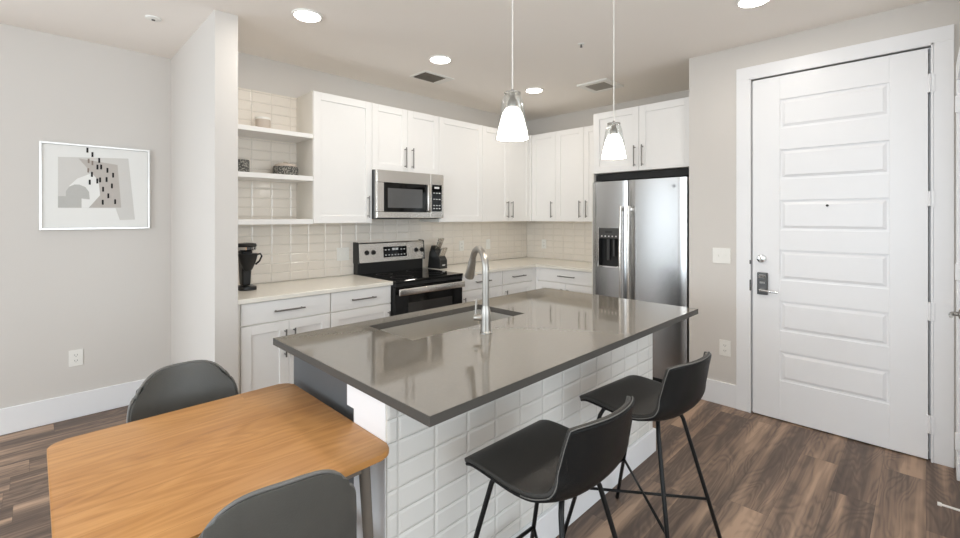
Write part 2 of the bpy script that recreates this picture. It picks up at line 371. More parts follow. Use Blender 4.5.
# ------------------------------------------------------------------ tiled backsplash (real pillowed tiles)
def tiles(mb, a0, a1, b0, b1, tw, th, fn, off_a=0, off_b=0, g=.002, h=.006, bev=.010, depth=.003):
    """fn(a, b, out) maps wall coordinates to 3-D; tiles stacked in straight columns"""
    i = math.floor((a0-off_a)/tw)
    while off_a+i*tw < a1-1e-6:
        u0, u1 = max(a0, off_a+i*tw), min(a1, off_a+(i+1)*tw)
        j = math.floor((b0-off_b)/th)
        while off_b+j*th < b1-1e-6:
            q0, q1 = max(b0, off_b+j*th), min(b1, off_b+(j+1)*th)
            if u1-u0 > .01 and q1-q0 > .01:
                x0, x1, y0, y1 = u0+g/2, u1-g/2, q0+g/2, q1-g/2
                bb = min(bev, (x1-x0)*.4, (y1-y0)*.4)
                lo = [(x0,y0),(x1,y0),(x1,y1),(x0,y1)]; hi = [(x0+bb,y0+bb),(x1-bb,y0+bb),(x1-bb,y1-bb),(x0+bb,y1-bb)]
                V = [mb.bm.verts.new(fn(p[0], p[1], .0)) for p in lo]; M_ = [mb.bm.verts.new(fn(p[0], p[1], h-depth)) for p in lo]; T = [mb.bm.verts.new(fn(p[0], p[1], h)) for p in hi]
                mb.bm.faces.new(T)
                for k in range(4):
                    mb.bm.faces.new([V[k], V[(k+1)%4], M_[(k+1)%4], M_[k]]); mb.bm.faces.new([M_[k], M_[(k+1)%4], T[(k+1)%4], T[k]])
                mb.bm.faces.new(V[::-1])
            j += 1
        i += 1
struct(MB().box(.932, XE, 3.780, 3.785, .914, 2.46).build('trim_6', GROUT))
struct(MB().box(XE-.005, XE, 2.25, 3.78, .914, 1.42).build('trim_7', GROUT))
m = MB(); tiles(m, .932, 1.60, .914+.0762*7, 2.455, .1524, .0762, lambda a, b, o: (a, 3.780-o, b), off_a=1.077, off_b=.914)
tiles(m, .932, XE-.005, .914, .914+.0762*7, .1524, .0762, lambda a, b, o: (a, 3.780-o, b), off_a=1.077, off_b=.914)
struct(m.build('trim_8', TILE))
m = MB(); tiles(m, 2.28, 3.774, .914, 1.40, .1524, .0762, lambda a, b, o: (XE-.005-o, a, b), off_a=2.28, off_b=.914)
struct(m.build('trim_9', TILE))

# ------------------------------------------------------------------ cabinets
def bar_pull(parent, axis, c, length, out, m=None, r=.0055, stand=.032):
    """c: centre on the door face; out: unit vector out of the face"""
    c = Vector(c); o = Vector(out); a = Vector({'z': (0,0,1), 'x': (1,0,0), 'y': (0,1,0)}[axis])
    mb = MB(); p = c+o*stand
    mb.tube([p-a*length/2, p+a*length/2], r, 10)
    for s in (-1, 1): mb.tube([c+a*s*(length/2-.016), p+a*s*(length/2-.016)], r*.8, 8)
    return mb.build('handle', m or PULL, parent, True)
def shaker(face, u0, u1, z0, z1, plane, parent, name='door', slab=False, rail=.062):
    """face 'y': front faces -Y at y=plane; face 'x': front faces -X at x=plane"""
    mb = MB(); g = .0015; t = .019
    u0, u1, z0, z1 = u0+g, u1-g, z0+g, z1-g
    def bx(a0, a1, q0, q1, d0, d1, bev=.0012):
        if face == 'y': mb.box(a0, a1, plane+d0, plane+d1, q0, q1, bev)
        else: mb.box(plane+d0, plane+d1, a0, a1, q0, q1, bev)
    if slab: bx(u0, u1, z0, z1, 0, t, .002)
    else:
        bx(u0, u0+rail, z0, z1, 0, t); bx(u1-rail, u1, z0, z1, 0, t)
        bx(u0+rail, u1-rail, z0, z0+rail, 0, t); bx(u0+rail, u1-rail, z1-rail, z1, 0, t)
        bx(u0+rail-.004, u1-rail+.004, z0+rail-.004, z1-rail+.004, .009, t-.001, 0)
    return mb.build(name, CAB, parent)
OUTY, OUTX = (0, -1, 0), (-1, 0, 0)
# --- upper cabinets on the range wall (fronts at y=3.451)
UZ0, UZ1, UY, WY = 1.395, 2.455, 3.451, 3.773
def wall_cab_y(x0, x1, z0, z1, doors, label, name='wall_cabinet'):
    t = thing(name, ((x0+x1)/2, WY, z0), label, 'cabinet')
    MB().box(x0+.0006, x1-.0006, UY+.0195, WY, z0, z1, .001).build('body', CABIN, t)
    for (a, b, hx, hz) in doors:
        dr = shaker('y', a, b, z0, z1, UY, t)
        if hx is not None: bar_pull(dr, 'z', (hx, UY, hz), .19, OUTY)
    return t
wall_cab_y(1.586, 2.120, UZ0, UZ1, [(1.586, 2.120, 2.075, 1.535)], 'white single-door wall cabinet between the open shelves and the microwave')
wall_cab_y(2.120, 2.886, 1.865, UZ1, [(2.120, 2.503, 2.468, 2.0), (2.503, 2.886, 2.55, 2.0)], 'short white two-door wall cabinet directly above the microwave')
wall_cab_y(2.886, 3.505, UZ0, UZ1, [(2.886, 3.505, None, 0)], 'white wall cabinet right of the microwave with no handle showing')
wall_cab_y(3.505, 4.335, UZ0, UZ1, [(3.505, 3.947, 3.908, 1.535), (3.947, 4.335, 3.986, 1.535)], 'white two-door wall cabinet on the range wall by the room corner')
# --- upper cabinets on the fridge wall (fronts at x=4.356)
UX, WX = 4.356, 4.678
def wall_cab_x(y0, y1, z0, z1, doors, label, plane=UX):
    t = thing('wall_cabinet', (WX, (y0+y1)/2, z0), label, 'cabinet')
    MB().box(plane+.0195, WX, y0+.0006, y1-.0006, z0, z1, .001).build('body', CABIN, t)
    for (a, b, hy, hz) in doors:
        dr = shaker('x', a, b, z0, z1, plane, t)
        if hy is not None: bar_pull(dr, 'z', (plane, hy, hz), .19, OUTX)
    return t
wall_cab_x(3.080, 3.435, UZ0, UZ1, [(3.080, 3.435, 3.131, 1.535)], 'narrow white one-door wall cabinet in the corner left of the refrigerator')
wall_cab_x(2.325, 3.080, UZ0, UZ1, [(2.703, 3.080, 2.746, 1.535), (2.325, 2.703, 2.662, 1.535)], 'white two-door wall cabinet against the left side of the over-fridge cabinet')
t = wall_cab_x(1.372, 2.312, 1.868, 2.452, [(1.837, 2.300, 1.872, 2.0), (1.374, 1.837, 1.798, 2.0)], 'deep white two-door cabinet above the refrigerator', 3.88)
MB().box(3.885, WX, 2.3, 2.318, 0, 1.868).build('side_panel', CABIN, t)
fill = MB().box(4.335, 4.375, 3.4355, 3.47, UZ0, UZ1); tag(fill.build('cabinet_filler', CAB), 'slim white filler strip joining the wall cabinets in the corner', 'filler strip')
# --- open shelves
for zt, zb, lb in ((2.107, 2.072, 'top white open shelf carrying the beige candle'), (1.771, 1.733, 'middle white open shelf carrying the two woven containers'), (1.430, 1.391, 'lowest white open shelf, empty, above the coffee maker')):
    tag(MB().box(.933, 1.584, 3.451, 3.773, zb, zt, .002).build('wall_shelf', CAB), lb, 'shelf', None)

# --- base cabinets on the range wall (fronts y=3.14)
BY, BX = 3.14, 4.055
def base_cab(face, u0, u1, drawers, doors, label, depth_to):
    c = (u0+u1)/2
    t = thing('base_cabinet', (c, 3.46, 0) if face == 'y' else (4.37, c, 0), label, 'cabinet')
    b = MB(); k = MB()
    if face == 'y':
        b.box(u0+.0006, u1-.0006, BY+.0195, depth_to, .10, .882); k.box(u0+.0006, u1-.0006, BY+.075, BY+.09, 0, .10)
    else:
        b.box(BX+.0195, depth_to, u0+.0006, u1-.0006, .10, .882); k.box(BX+.075, BX+.09, u0+.0006, u1-.0006, 0, .10)
    b.build('body', CABIN, t); k.build('toe_kick', CAB, t)
    P = BY if face == 'y' else BX; O = OUTY if face == 'y' else OUTX
    pt = (lambda u, z: (u, P, z)) if face == 'y' else (lambda u, z: (P, u, z))
    for a, e, z0, z1 in drawers:
        dr = shaker(face, a, e, z0, z1, P, t, 'drawer', slab=True); bar_pull(dr, 'x' if face == 'y' else 'y', pt((a+e)/2, (z0+z1)/2), .21, O)
    for a, e, z0, z1, hu in doors:
        dr = shaker(face, a, e, z0, z1, P, t); bar_pull(dr, 'z', pt(hu, z1-.15), .19, O)
    return t
base_cab('y', .950, 1.576, [(.958, 1.572, .735, .880)], [(.958, 1.268, .105, .729, 1.238), (1.268, 1.572, .105, .729, 1.300)], 'white base cabinet with one drawer over two doors below the coffee maker', 3.773)
base_cab('y', 1.576, 2.112, [(1.580, 2.108, .735, .880)], [(1.580, 2.108, .105, .729, 2.078)], 'white one-drawer one-door base cabinet just left of the range', 3.773)
base_cab('y', 2.880, 3.490, [(2.886, 3.487, .735, .880)], [(2.886, 3.487, .105, .729, 2.93)], 'white one-drawer base cabinet just right of the range', 3.773)
base_cab('y', 3.490, 3.985, [(3.493, 3.985, .735, .880)], [(3.493, 3.985, .105, .729, 3.535)], 'white one-drawer base cabinet running into the room corner', 3.773)
base_cab('x', 2.325, 3.110, [(2.329, 3.11, .735, .880)], [(2.329, 2.738, .105, .729, 2.700), (2.738, 3.11, .105, .729, 2.776)], 'white base cabinet with wide drawer beside the refrigerator', 4.678)
tag(MB().box(.933, .9495, 3.142, 3.773, 0, .882).build('cabinet_filler', CABIN), 'narrow white filler strip between partition wall and first base cabinet', 'filler strip')
tag(MB().box(3.986, 4.054, 3.1405, 3.158, .10, .882).build('cabinet_filler', CAB), 'white filler strip in the inside corner, range-wall side', 'filler strip')
tag(MB().box(4.0555, 4.073, 3.111, 3.139, .10, .882).build('cabinet_filler', CAB), 'slim white filler strip in the inside corner, refrigerator-wall side', 'filler strip')
# worktops
tag(MB().box(.933, 2.112, 3.115, 3.774, .884, .914, .002).build('worktop', QUARTZ), 'pale quartz worktop left of the range, carrying the coffee maker', 'worktop')
m = MB(); m.prism([(2.880, 3.115), (4.030, 3.115), (4.030, 2.325), (4.684, 2.325), (4.684, 3.774), (2.880, 3.774)], ZP, .884, .914, .002)
tag(m.build('worktop', QUARTZ), 'pale quartz corner worktop between the range and the refrigerator', 'worktop')

# ------------------------------------------------------------------ microwave
t = thing('microwave', (2.503, 3.77, 1.445), 'stainless over-the-range microwave with black window above the range', 'microwave')
MB().box(2.122, 2.884, 3.412, 3.771, 1.432, 1.863, .002).build('body', STEELD, t)
f = MB(); f.box(2.122, 2.72, 3.378, 3.411, 1.752, 1.862, .004); f.box(2.122, 2.72, 3.378, 3.411, 1.437, 1.494, .004); f.box(2.122, 2.195, 3.378, 3.411, 1.494, 1.752, .002)
dr = f.build('door', STEELH, t)
MB().box(2.195, 2.665, 3.379, 3.400, 1.494, 1.752, .001).build('window_frame', BLACKGL, dr)
MB().box(2.235, 2.62, 3.3775, 3.3795, 1.530, 1.705).build('window_glass', mat('microwave_screen', (.10, .10, .10, 1), .15, vary=.1), dr)
MB().box(2.668, 2.712, 3.352, 3.378, 1.50, 1.755, .008, 3).build('handle', STEELH, dr, True)
f = MB(); f.box(2.7205, 2.884, 3.378, 3.411, 1.437, 1.862, .004); cp = f.build('control_panel', STEELH, t)
MB().box(2.735, 2.858, 3.3765, 3.379, 1.500, 1.760, .001).build('keypad', BLACKGL, cp)
MB().box(2.765, 2.825, 3.3755, 3.3767, 1.722, 1.740).build('clock_digits', LETTER, cp)
for i in range(3):
    for j in range(6):
        if j in (2, 4): continue
        MB().box(2.752+i*.034, 2.770+i*.034, 3.3755, 3.3767, 1.525+j*.03, 1.533+j*.03).build('key_marking', LETTER, cp)
MB().box(2.15, 2.85, 3.45, 3.70, 1.428, 1.4325).build('underside_vent', BLACK, t)

# ------------------------------------------------------------------ range
t = thing('range', (2.4955, 3.40, 0), 'stainless and black electric range with glass cooktop', 'range')
X0, X1 = 2.118, 2.874
b = MB(); b.box(X0, X1, 3.12, 3.755, .09, .895, .002); b.box(X0+.02, X1-.02, 3.16, 3.74, 0, .09); b.build('body', BLACK, t)
ck = MB().box(X0-.002, X1+.002, 3.085, 3.69, .895, .917, .004).build('cooktop', BLACKGL, t)
for bx_, by_, r in ((2.31, 3.27, .10), (2.68, 3.27, .075), (2.31, 3.55, .075), (2.68, 3.55, .10)):
    m = MB(); n = 40
    a = [m.bm.verts.new((bx_+r*math.cos(2*PI*i/n), by_+r*math.sin(2*PI*i/n), .9176)) for i in range(n)]
    c2 = [m.bm.verts.new((bx_+(r-.003)*math.cos(2*PI*i/n), by_+(r-.003)*math.sin(2*PI*i/n), .9176)) for i in range(n)]
    for i in range(n): m.bm.faces.new([a[i], a[(i+1) % n], c2[(i+1) % n], c2[i]])
    m.build('burner_ring', mat('burner_ring_grey', (.12, .12, .12, 1), .4, vary=.05), ck)
bg_ = MB(); bg_.box(X0, X1, 3.70, 3.772, .895, 1.02, .003); bgo = bg_.build('backguard', BLACK, t)
pn = MB(); yz = [(3.672, 1.022), (3.772, 1.022), (3.772, 1.205), (3.700, 1.205), (3.688, 1.195)]
pn.prism(yz, lambda a, b_, h: (h, a, b_), X0+.004, X1-.001, .003); pno = pn.build('control_panel', STEELH, t)
for xe0, xe1 in ((X0-.004, X0+.0045), (X1-.0005, X1+.004)):
    m = MB(); m.prism([(3.668, 1.015), (3.7725, 1.015), (3.7725, 1.212), (3.698, 1.212), (3.684, 1.200)], lambda a, b_, h: (h, a, b_), xe0, xe1); m.build('end_cap', BLACK, pno)
sl = (3.688-3.672)/(1.195-1.022)
def on_panel(z): return 3.672+(z-1.022)*sl
m = MB(); m.hexa([(2.385, on_panel(1.058)-.002, 1.058), (2.655, on_panel(1.058)-.002, 1.058), (2.655, on_panel(1.058)+.004, 1.058), (2.385, on_panel(1.058)+.004, 1.058),
                  (2.385, on_panel(1.160)-.002, 1.160), (2.655, on_panel(1.160)-.002, 1.160), (2.655, on_panel(1.160)+.004, 1.160), (2.385, on_panel(1.160)+.004, 1.160)])
dp = m.build('display', BLACKGL, pno)
for i in range(7):
    for j in range(2):
        if j == 1 and i in (2, 3, 4): continue
        z = 1.076+j*.05; MB().box(2.402+i*.036, 2.417+i*.036, on_panel(z)-.0045, on_panel(z)-.001, z, z+.008).build('panel_marking', LETTER, pno)
for x in (2.483, 2.522): MB().box(x, x+.03, on_panel(1.128)-.0045, on_panel(1.128)-.001, 1.125, 1.145).build('clock_digits', LETTER, pno)
for kx in (2.205, 2.275, 2.775, 2.848):
    y = on_panel(1.112); MB().lathe([(.015, y-.018), (.018, y-.015), (.020, y-.004), (.024, y), (.024, y+.004)], (kx, 0, 1.112), 24, 'Y').build('knob', BLACK, pno, True)
m = MB(); m.box(X0+.002, X1-.002, 3.092, 3.121, .20, .868, .003); od = m.build('oven_door', BLACKGL, t)
MB().box(X0+.002, X1-.002, 3.088, 3.121, .868, .8945, .003).build('front_lip', BLACK, t)
MB().box(X0+.13, X1-.13, 3.0905, 3.093, .36, .72).build('oven_window', mat('oven_screen', (.03, .028, .026, 1), .12, vary=.1), od)
hd = MB(); hd.box(X0+.012, X1-.012, 3.040, 3.062, .795, .852, .008, 3)
for hx in (X0+.03, X1-.045): hd.box(hx, hx+.03, 3.055, 3.094, .805, .842, .003)
hd.build('oven_handle', STEELH, od, True)
MB().box(X0+.004, X1-.004, 3.096, 3.121, .095, .195, .003).build('storage_drawer', STEELH, t)

# ------------------------------------------------------------------ refrigerator
t = thing('refrigerator', (4.22, 1.83, 0), 'tall stainless side-by-side refrigerator with water dispenser', 'refrigerator')
b = MB(); b.box(3.885, 4.66, 1.394, 2.262, .03, 1.762, .004); b.build('body', mat('fridge_side_grey', (.05, .05, .052, 1), .5, vary=.05), t)
MB().box(3.86, 3.90, 1.41, 2.25, .005, .06).build('toe_grille', BLACK, t)
def bowed(y0, y1, z0, z1, xf, xb, bow, parent, name, hole=None):
    """door skin bowed slightly out in plan, with rounded edges"""
    m = MB(); n = 14; P = []
    r = .012
    for i in range(n+1):
        u = i/n; y = y0+(y1-y0)*u
        edge = min(y-y0, y1-y); rr = (r-math.sqrt(max(0, r*r-(r-min(edge, r))**2))) if edge < r else 0
        P.append((xf+rr-bow*(1-(2*u-1)**2)+bow, y))
    P += [(xb, y1), (xb, y0)]
    if hole is None:
        m.prism(P, lambda a, b_, h: (a, b_, h), z0, z1)
        return m.build(name, STEEL, parent, True)
    hy0, hy1, hz0, hz1 = hole
    m.prism(P, lambda a, b_, h: (a, b_, h), z0, hz0); m.prism(P, lambda a, b_, h: (a, b_, h), hz1, z1)
    L_ = [p for p in P[:n+1] if p[1] < hy0]; x_h0 = L_[-1][0]
    R_ = [p for p in P[:n+1] if p[1] > hy1]; x_h1 = R_[0][0]
    m.prism(L_+[(x_h0, hy0), (xb, hy0), (xb, y0)], lambda a, b_, h: (a, b_, h), hz0, hz1)
    m.prism([(x_h1, hy1)]+R_+[(xb, y1), (xb, hy1)], lambda a, b_, h: (a, b_, h), hz0, hz1)
    return m.build(name, STEEL, parent, True)
fr = bowed(1.907, 2.264, .065, 1.778, 3.795, 3.875, .003, t, 'freezer_door', (1.986, 2.195, .985, 1.343))
fd = bowed(1.391, 1.899, .065, 1.778, 3.795, 3.875, .003, t, 'fridge_door')
dsp = MB(); dsp.box(3.86, 3.872, 1.986, 2.195, .985, 1.343); dsp.box(3.80, 3.86, 1.986, 1.990, .985, 1.343); dsp.box(3.80, 3.86, 2.191, 2.195, .985, 1.343)
dsp.build('dispenser_recess', BLACK, fr); dspo = fr
MB().box(3.797, 3.86, 1.990, 2.191, 1.245, 1.343, .003).build('dispenser_panel', STEELD, dspo)
for i in range(5): MB().box(3.795, 3.7972, 2.01+i*.036, 2.022+i*.036, 1.262, 1.274).build('dispenser_button', LETTER, dspo)
MB().box(3.795, 3.7972, 2.055, 2.125, 1.298, 1.318).build('dispenser_display', SLOT, dspo)
m = MB(); m.box(3.792, 3.86, 1.986, 2.195, .975, .990, .002); m.box(3.790, 3.80, 2.191, 2.201, .975, 1.35, .002); m.box(3.790, 3.80, 1.980, 1.988, .975, 1.35, .002); m.build('dispenser_trim', CHROME, dspo)
m = MB(); m.box(3.825, 3.84, 2.10, 2.125, 1.04, 1.24, .003); m.box(3.825, 3.84, 2.045, 2.065, 1.08, 1.24, .003); m.build('dispenser_paddle', STEELD, dspo)
for hy, dr in ((1.945, fr), (1.868, fd)):
    m = MB(); pts = []
    for i in range(21):
        u = i/20; z = .60+.945*u; pts.append((3.752-.018*(1-(2*u-1)**2)+.0, hy, z))
    m.tube(pts, .0125, 14)
    for z in (.63, 1.515): m.box(3.752, 3.803, hy-.010, hy+.010, z-.014, z+.014, .003)
    m.build('handle', STEELH, dr, True)
lg = MB().lathe([(.013, 3.7915), (.013, 3.798)], (0, 1.491, 1.706), 24, 'X').build('round_badge', mat('badge_grey', (.25, .25, .26, 1), .3, metal=.8, vary=.05), fd, True)
def text_mesh(name, s, size, loc, rot, m, parent, ext=.0004):
    cu = bpy.data.curves.new(name, 'FONT'); cu.body = s; cu.size = size; cu.extrude = ext; cu.align_x = 'CENTER'; cu.align_y = 'CENTER'
    tmp = bpy.data.objects.new(name, cu); COL.objects.link(tmp); bpy.context.view_layer.update()
    me = bpy.data.meshes.new_from_object(tmp.evaluated_get(bpy.context.evaluated_depsgraph_get()))
    bpy.data.objects.remove(tmp)
    o = bpy.data.objects.new(name, me); COL.objects.link(o); me.materials.clear(); me.materials.append(m)
    org = Vector((0,0,0)); r_ = parent
    while r_ is not None: org += r_.location; r_ = r_.parent
    o.parent = parent
    me.transform(Matrix.Translation(Vector(loc)-org) @ rot.to_4x4())
    return o
RX = Matrix(((0, 0, -1), (-1, 0, 0), (0, 1, 0)))
text_mesh('badge_letters', 'GE', .013, (3.791, 1.491, 1.706), RX, LETTER, fd)
tag(MB().box(3.93, 4.66, 1.375, 2.297, 1.80, 1.862).build('gap_shade', SHADOW), 'dark block painting in the shade between refrigerator top and cabinet above', 'painted shade')  # solid dark block standing for shade in the gap

# ------------------------------------------------------------------ island
IX0, IX1, IY0, IY1 = .7495, 2.7365, .935, 2.031
t = thing('kitchen_island', (1.75, 1.56, 0), 'kitchen island base with white tiled front and charcoal end panel', 'kitchen island')
cb = MB()
cb.box(.828, .846, 1.401, 2.000, 0, .883, .001)
cb.build('end_panel', CHAR, t)
cb = MB(); cb.box(2.69, 2.708, 1.401, 2.000, 0, .883, .001); cb.box(.847, 2.689, 1.402, 1.418, .10, .883); cb.box(.847, 2.689, 1.418, 1.99, .10, .118); cb.box(.847, 2.689, 1.91, 1.925, 0, .10)
cb.build('body', CHAR, t)
for i, (a, b_) in enumerate(((.848, 1.14), (1.14, 1.545), (1.545, 1.95), (1.95, 2.32), (2.32, 2.687))):
    mb = MB(); mb.box(a+.002, b_-.002, 2.002, 2.020, .105, .875, .0015); dr = mb.build('door', CHAR, t)
    MB().tube([(b_-.05 if i != 2 else a+.05, 2.044, .60), (b_-.05 if i != 2 else a+.05, 2.044, .80)], .005, 8).build('handle', PULL, dr)
pw = MB(); pw.box(.785, 2.715, 1.202, 1.395, 0, .883); pw.box(.785, .827, 1.395, 1.442, .785, .883); pw.build('knee_wall', TRIM, t)
m = MB(); m.box(.787, 2.713, 1.1985, 1.202, .14, .883); m.build('tile_backing', GROUT, t)
m = MB(); tiles(m, .787, 2.713, .14, .883, .1524, .0762, lambda a, b, o: (a, 1.1985-o, b), off_a=.8285, off_b=.883-.0762*10, bev=.009, depth=.0035, h=.007)
m.build('tile_facing', TILEI, t)
m = MB(); m.box(.772, 2.729, 1.180, 1.1984, 0, .14, .003); m.box(2.715, 2.729, 1.1984, 1.40, 0, .14, .002); m.box(.772, .785, 1.1984, 1.40, 0, .14, .002); m.build('base_trim', TRIM, t)
# worktop with a sink cut-out
def slab_hole(xs, ys, z0, z1, name, m_):
    mb = MB(); V = {}
    for k, z in enumerate((z0, z1)):
        for i, x in enumerate(xs):
            for j, y in enumerate(ys): V[i, j, k] = mb.bm.verts.new((x, y, z))
    F = mb.bm.faces.new
    for i in range(3):
        for j in range(3):
            if (i, j) == (1, 1): continue
            F([V[i,j,1], V[i+1,j,1], V[i+1,j+1,1], V[i,j+1,1]]); F([V[i,j,0], V[i,j+1,0], V[i+1,j+1,0], V[i+1,j,0]])
    for i in range(3):
        F([V[i,0,0], V[i+1,0,0], V[i+1,0,1], V[i,0,1]]); F([V[i+1,3,0], V[i,3,0], V[i,3,1], V[i+1,3,1]])
        F([V[0,i+1,0], V[0,i,0], V[0,i,1], V[0,i+1,1]]); F([V[3,i,0], V[3,i+1,0], V[3,i+1,1], V[3,i,1]])
    F([V[1,1,0], V[1,1,1], V[2,1,1], V[2,1,0]]); F([V[2,2,0], V[2,2,1], V[1,2,1], V[1,2,0]])
    F([V[1,2,0], V[1,2,1], V[1,1,1], V[1,1,0]]); F([V[2,1,0], V[2,1,1], V[2,2,1], V[2,2,0]])
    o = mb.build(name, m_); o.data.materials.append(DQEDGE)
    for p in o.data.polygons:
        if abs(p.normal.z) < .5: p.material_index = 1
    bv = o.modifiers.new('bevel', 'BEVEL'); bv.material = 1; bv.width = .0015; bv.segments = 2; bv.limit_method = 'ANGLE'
    return o
SX0, SX1, SY0, SY1 = 1.163, 1.925, 1.568, 1.925
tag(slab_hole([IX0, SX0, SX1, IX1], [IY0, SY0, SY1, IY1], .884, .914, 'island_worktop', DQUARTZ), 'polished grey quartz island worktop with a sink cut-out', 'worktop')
# sink
t = thing('sink', ((SX0+SX1)/2, (SY0+SY1)/2, .68), 'rectangular undermount stainless sink set in the grey island worktop', 'sink')
m = MB(); a, b_, c, d = SX0-.004, SX1+.004, SY0-.004, SY1+.004
for (x0, x1, y0, y1, z0, z1) in ((a-.006, a, c-.006, d+.006, .68, .8835), (b_, b_+.006, c-.006, d+.006, .68, .8835), (a, b_, c-.006, c, .68, .8835), (a, b_, d, d+.006, .68, .8835), (a, b_, c, d, .68, .686)):
    m.box(x0, x1, y0, y1, z0, z1)
m.build('basin', SINKM, t)
MB().lathe([(.045, .6862), (.045, .689), (.034, .690), (.030, .6875), (.001, .6875)], ((SX0+SX1)/2, (SY0+SY1)/2+.06, 0), 28).build('drain', CHROME, t, True)
# faucet
fx, fy = 1.474, 1.430
t = thing("faucet", (fx, fy, .914), 'tall brushed gooseneck faucet standing behind the island sink', 'faucet')
MB().lathe([(.027, .9145), (.027, .920), (.024, .923), (.0225, .985), (.0215, 1.02), (.0165, 1.035), (.016, 1.04)], (fx, fy, 0), 28).build('body', NICKEL, t, True)
ua = math.radians(66); u = Vector((math.cos(ua), math.sin(ua), 0))
base = Vector((fx, fy, 0)); pts = [base+Vector((0, 0, z)) for z in (1.02, 1.08, 1.14, 1.19)]
R = .090; zc = 1.203
for i in range(15):
    a = PI - i*(PI*1.0-math.radians(22))/14; pts.append(base+u*(R+R*math.cos(a))+Vector((0, 0, zc+R*math.sin(a))))
MB().tube(pts, .0155, 16).build('gooseneck', NICKEL, t, True)
e = pts[-1]; dirv = (pts[-1]-pts[-2]).normalized()
MB().tube([e-dirv*.004, e+dirv*.012, e+dirv*.03, e+dirv*.100, e+dirv*.107], [.0165, .018, .0195, .0245, .0225], 20).build('spray_head', NICKEL, t, True)
hp = Vector((-.7071, .7071, 0)); hb = base+Vector((0, 0, .985))
hv = MB().tube([hb+hp*.018, hb+hp*.052, hb+hp*.056], [.0155, .0155, .013], 20).build('handle_hub', NICKEL, t, True)
MB().tube([hb+hp*.046+Vector((0,0,.012)), hb+hp*.045+Vector((0,0,.05)), hb+hp*.042+Vector((0,0,.082))], [.0055, .0048, .005], 12).build('handle_lever', NICKEL, hv, True)

# ------------------------------------------------------------------ bucket-seat shells (stools, chairs)
def shell_grid(prof, half, wrap, drop, nu=20, off=0, lift=None):
    """prof: (y, z) from seat front to back top; returns grid of points; off = offset along the normal"""
    nv = len(prof)-1; G = []
    for j, (y, z) in enumerate(prof):
        v = j/nv; row = []
        for i in range(nu+1):
            s = -1+2*i/nu
            w_ = half(v); yy = y+wrap(v)*abs(s)**2.2; zz = z-drop(v)*abs(s)**3.5+(lift(v)*abs(s)**2.4 if lift else 0)
            row.append(Vector((w_*s*(1-.03*abs(s)**3), yy, zz)))
        G.append(row)
    if off:
        O = []
        for j in range(nv+1):
            r = []
            for i in range(nu+1):
                du = G[j][min(i+1, nu)]-G[j][max(i-1, 0)]; dv = G[min(j+1, nv)][i]-G[max(j-1, 0)][i]
                n = du.cross(dv).normalized(); r.append(G[j][i]+n*off)
            O.append(r)
        G = O
    return G
def smooth_prof(ctrl, n):
    out = []; m = len(ctrl)-1
    for k in range(n+1):
        t_ = k/n*m; i = min(int(t_), m-1); f = t_-i
        p0 = ctrl[max(i-1, 0)]; p1 = ctrl[i]; p2 = ctrl[i+1]; p3 = ctrl[min(i+2, m)]
        out.append(tuple(.5*((2*p1[a])+(-p0[a]+p2[a])*f+(2*p0[a]-5*p1[a]+4*p2[a]-p3[a])*f*f+(-p0[a]+3*p1[a]-3*p2[a]+p3[a])*f**3) for a in (0, 1)))
    return out
def skin(A, B, name, m_, parent):
    """closed solid between two equal grids"""
    mb = MB(); VA = [[mb.bm.verts.new(p) for p in r] for r in A]; VB = [[mb.bm.verts.new(p) for p in r] for r in B]
    nv, nu = len(A), len(A[0]); F = mb.bm.faces.new
    for j in range(nv-1):
        for i in range(nu-1):
            F([VA[j][i], VA[j][i+1], VA[j+1][i+1], VA[j+1][i]]); F([VB[j][i], VB[j+1][i], VB[j+1][i+1], VB[j][i+1]])
    for i in range(nu-1):
        F([VA[0][i], VB[0][i], VB[0][i+1], VA[0][i+1]]); F([VA[-1][i], VA[-1][i+1], VB[-1][i+1], VB[-1][i]])
    for j in range(nv-1):
        F([VA[j][0], VA[j+1][0], VB[j+1][0], VB[j][0]]); F([VA[j][-1], VB[j][-1], VB[j+1][-1], VA[j+1][-1]])
    bmesh.ops.recalc_face_normals(mb.bm, faces=mb.bm.faces)
    me = bpy.data.meshes.new(name); mb.bm.to_mesh(me); mb.bm.free(); me.materials.append(m_)
    for p in me.polygons: p.use_smooth = True
    o = bpy.data.objects.new(name, me); COL.objects.link(o); o.parent = parent
    bv = o.modifiers.new('edge', 'BEVEL'); bv.width = .004; bv.segments = 3; bv.limit_method = 'ANGLE'; bv.angle_limit = math.radians(50)
    return o
def local_tube(pts, r, name, m_, parent, n=12):
    mb = MB(); mb.tube(pts, r, n); bmesh.ops.recalc_face_normals(mb.bm, faces=mb.bm.faces)
    me = bpy.data.meshes.new(name); mb.bm.to_mesh(me); mb.bm.free(); me.materials.append(m_)
    for p in me.polygons: p.use_smooth = True
    o = bpy.data.objects.new(name, me); COL.objects.link(o); o.parent = parent; return o

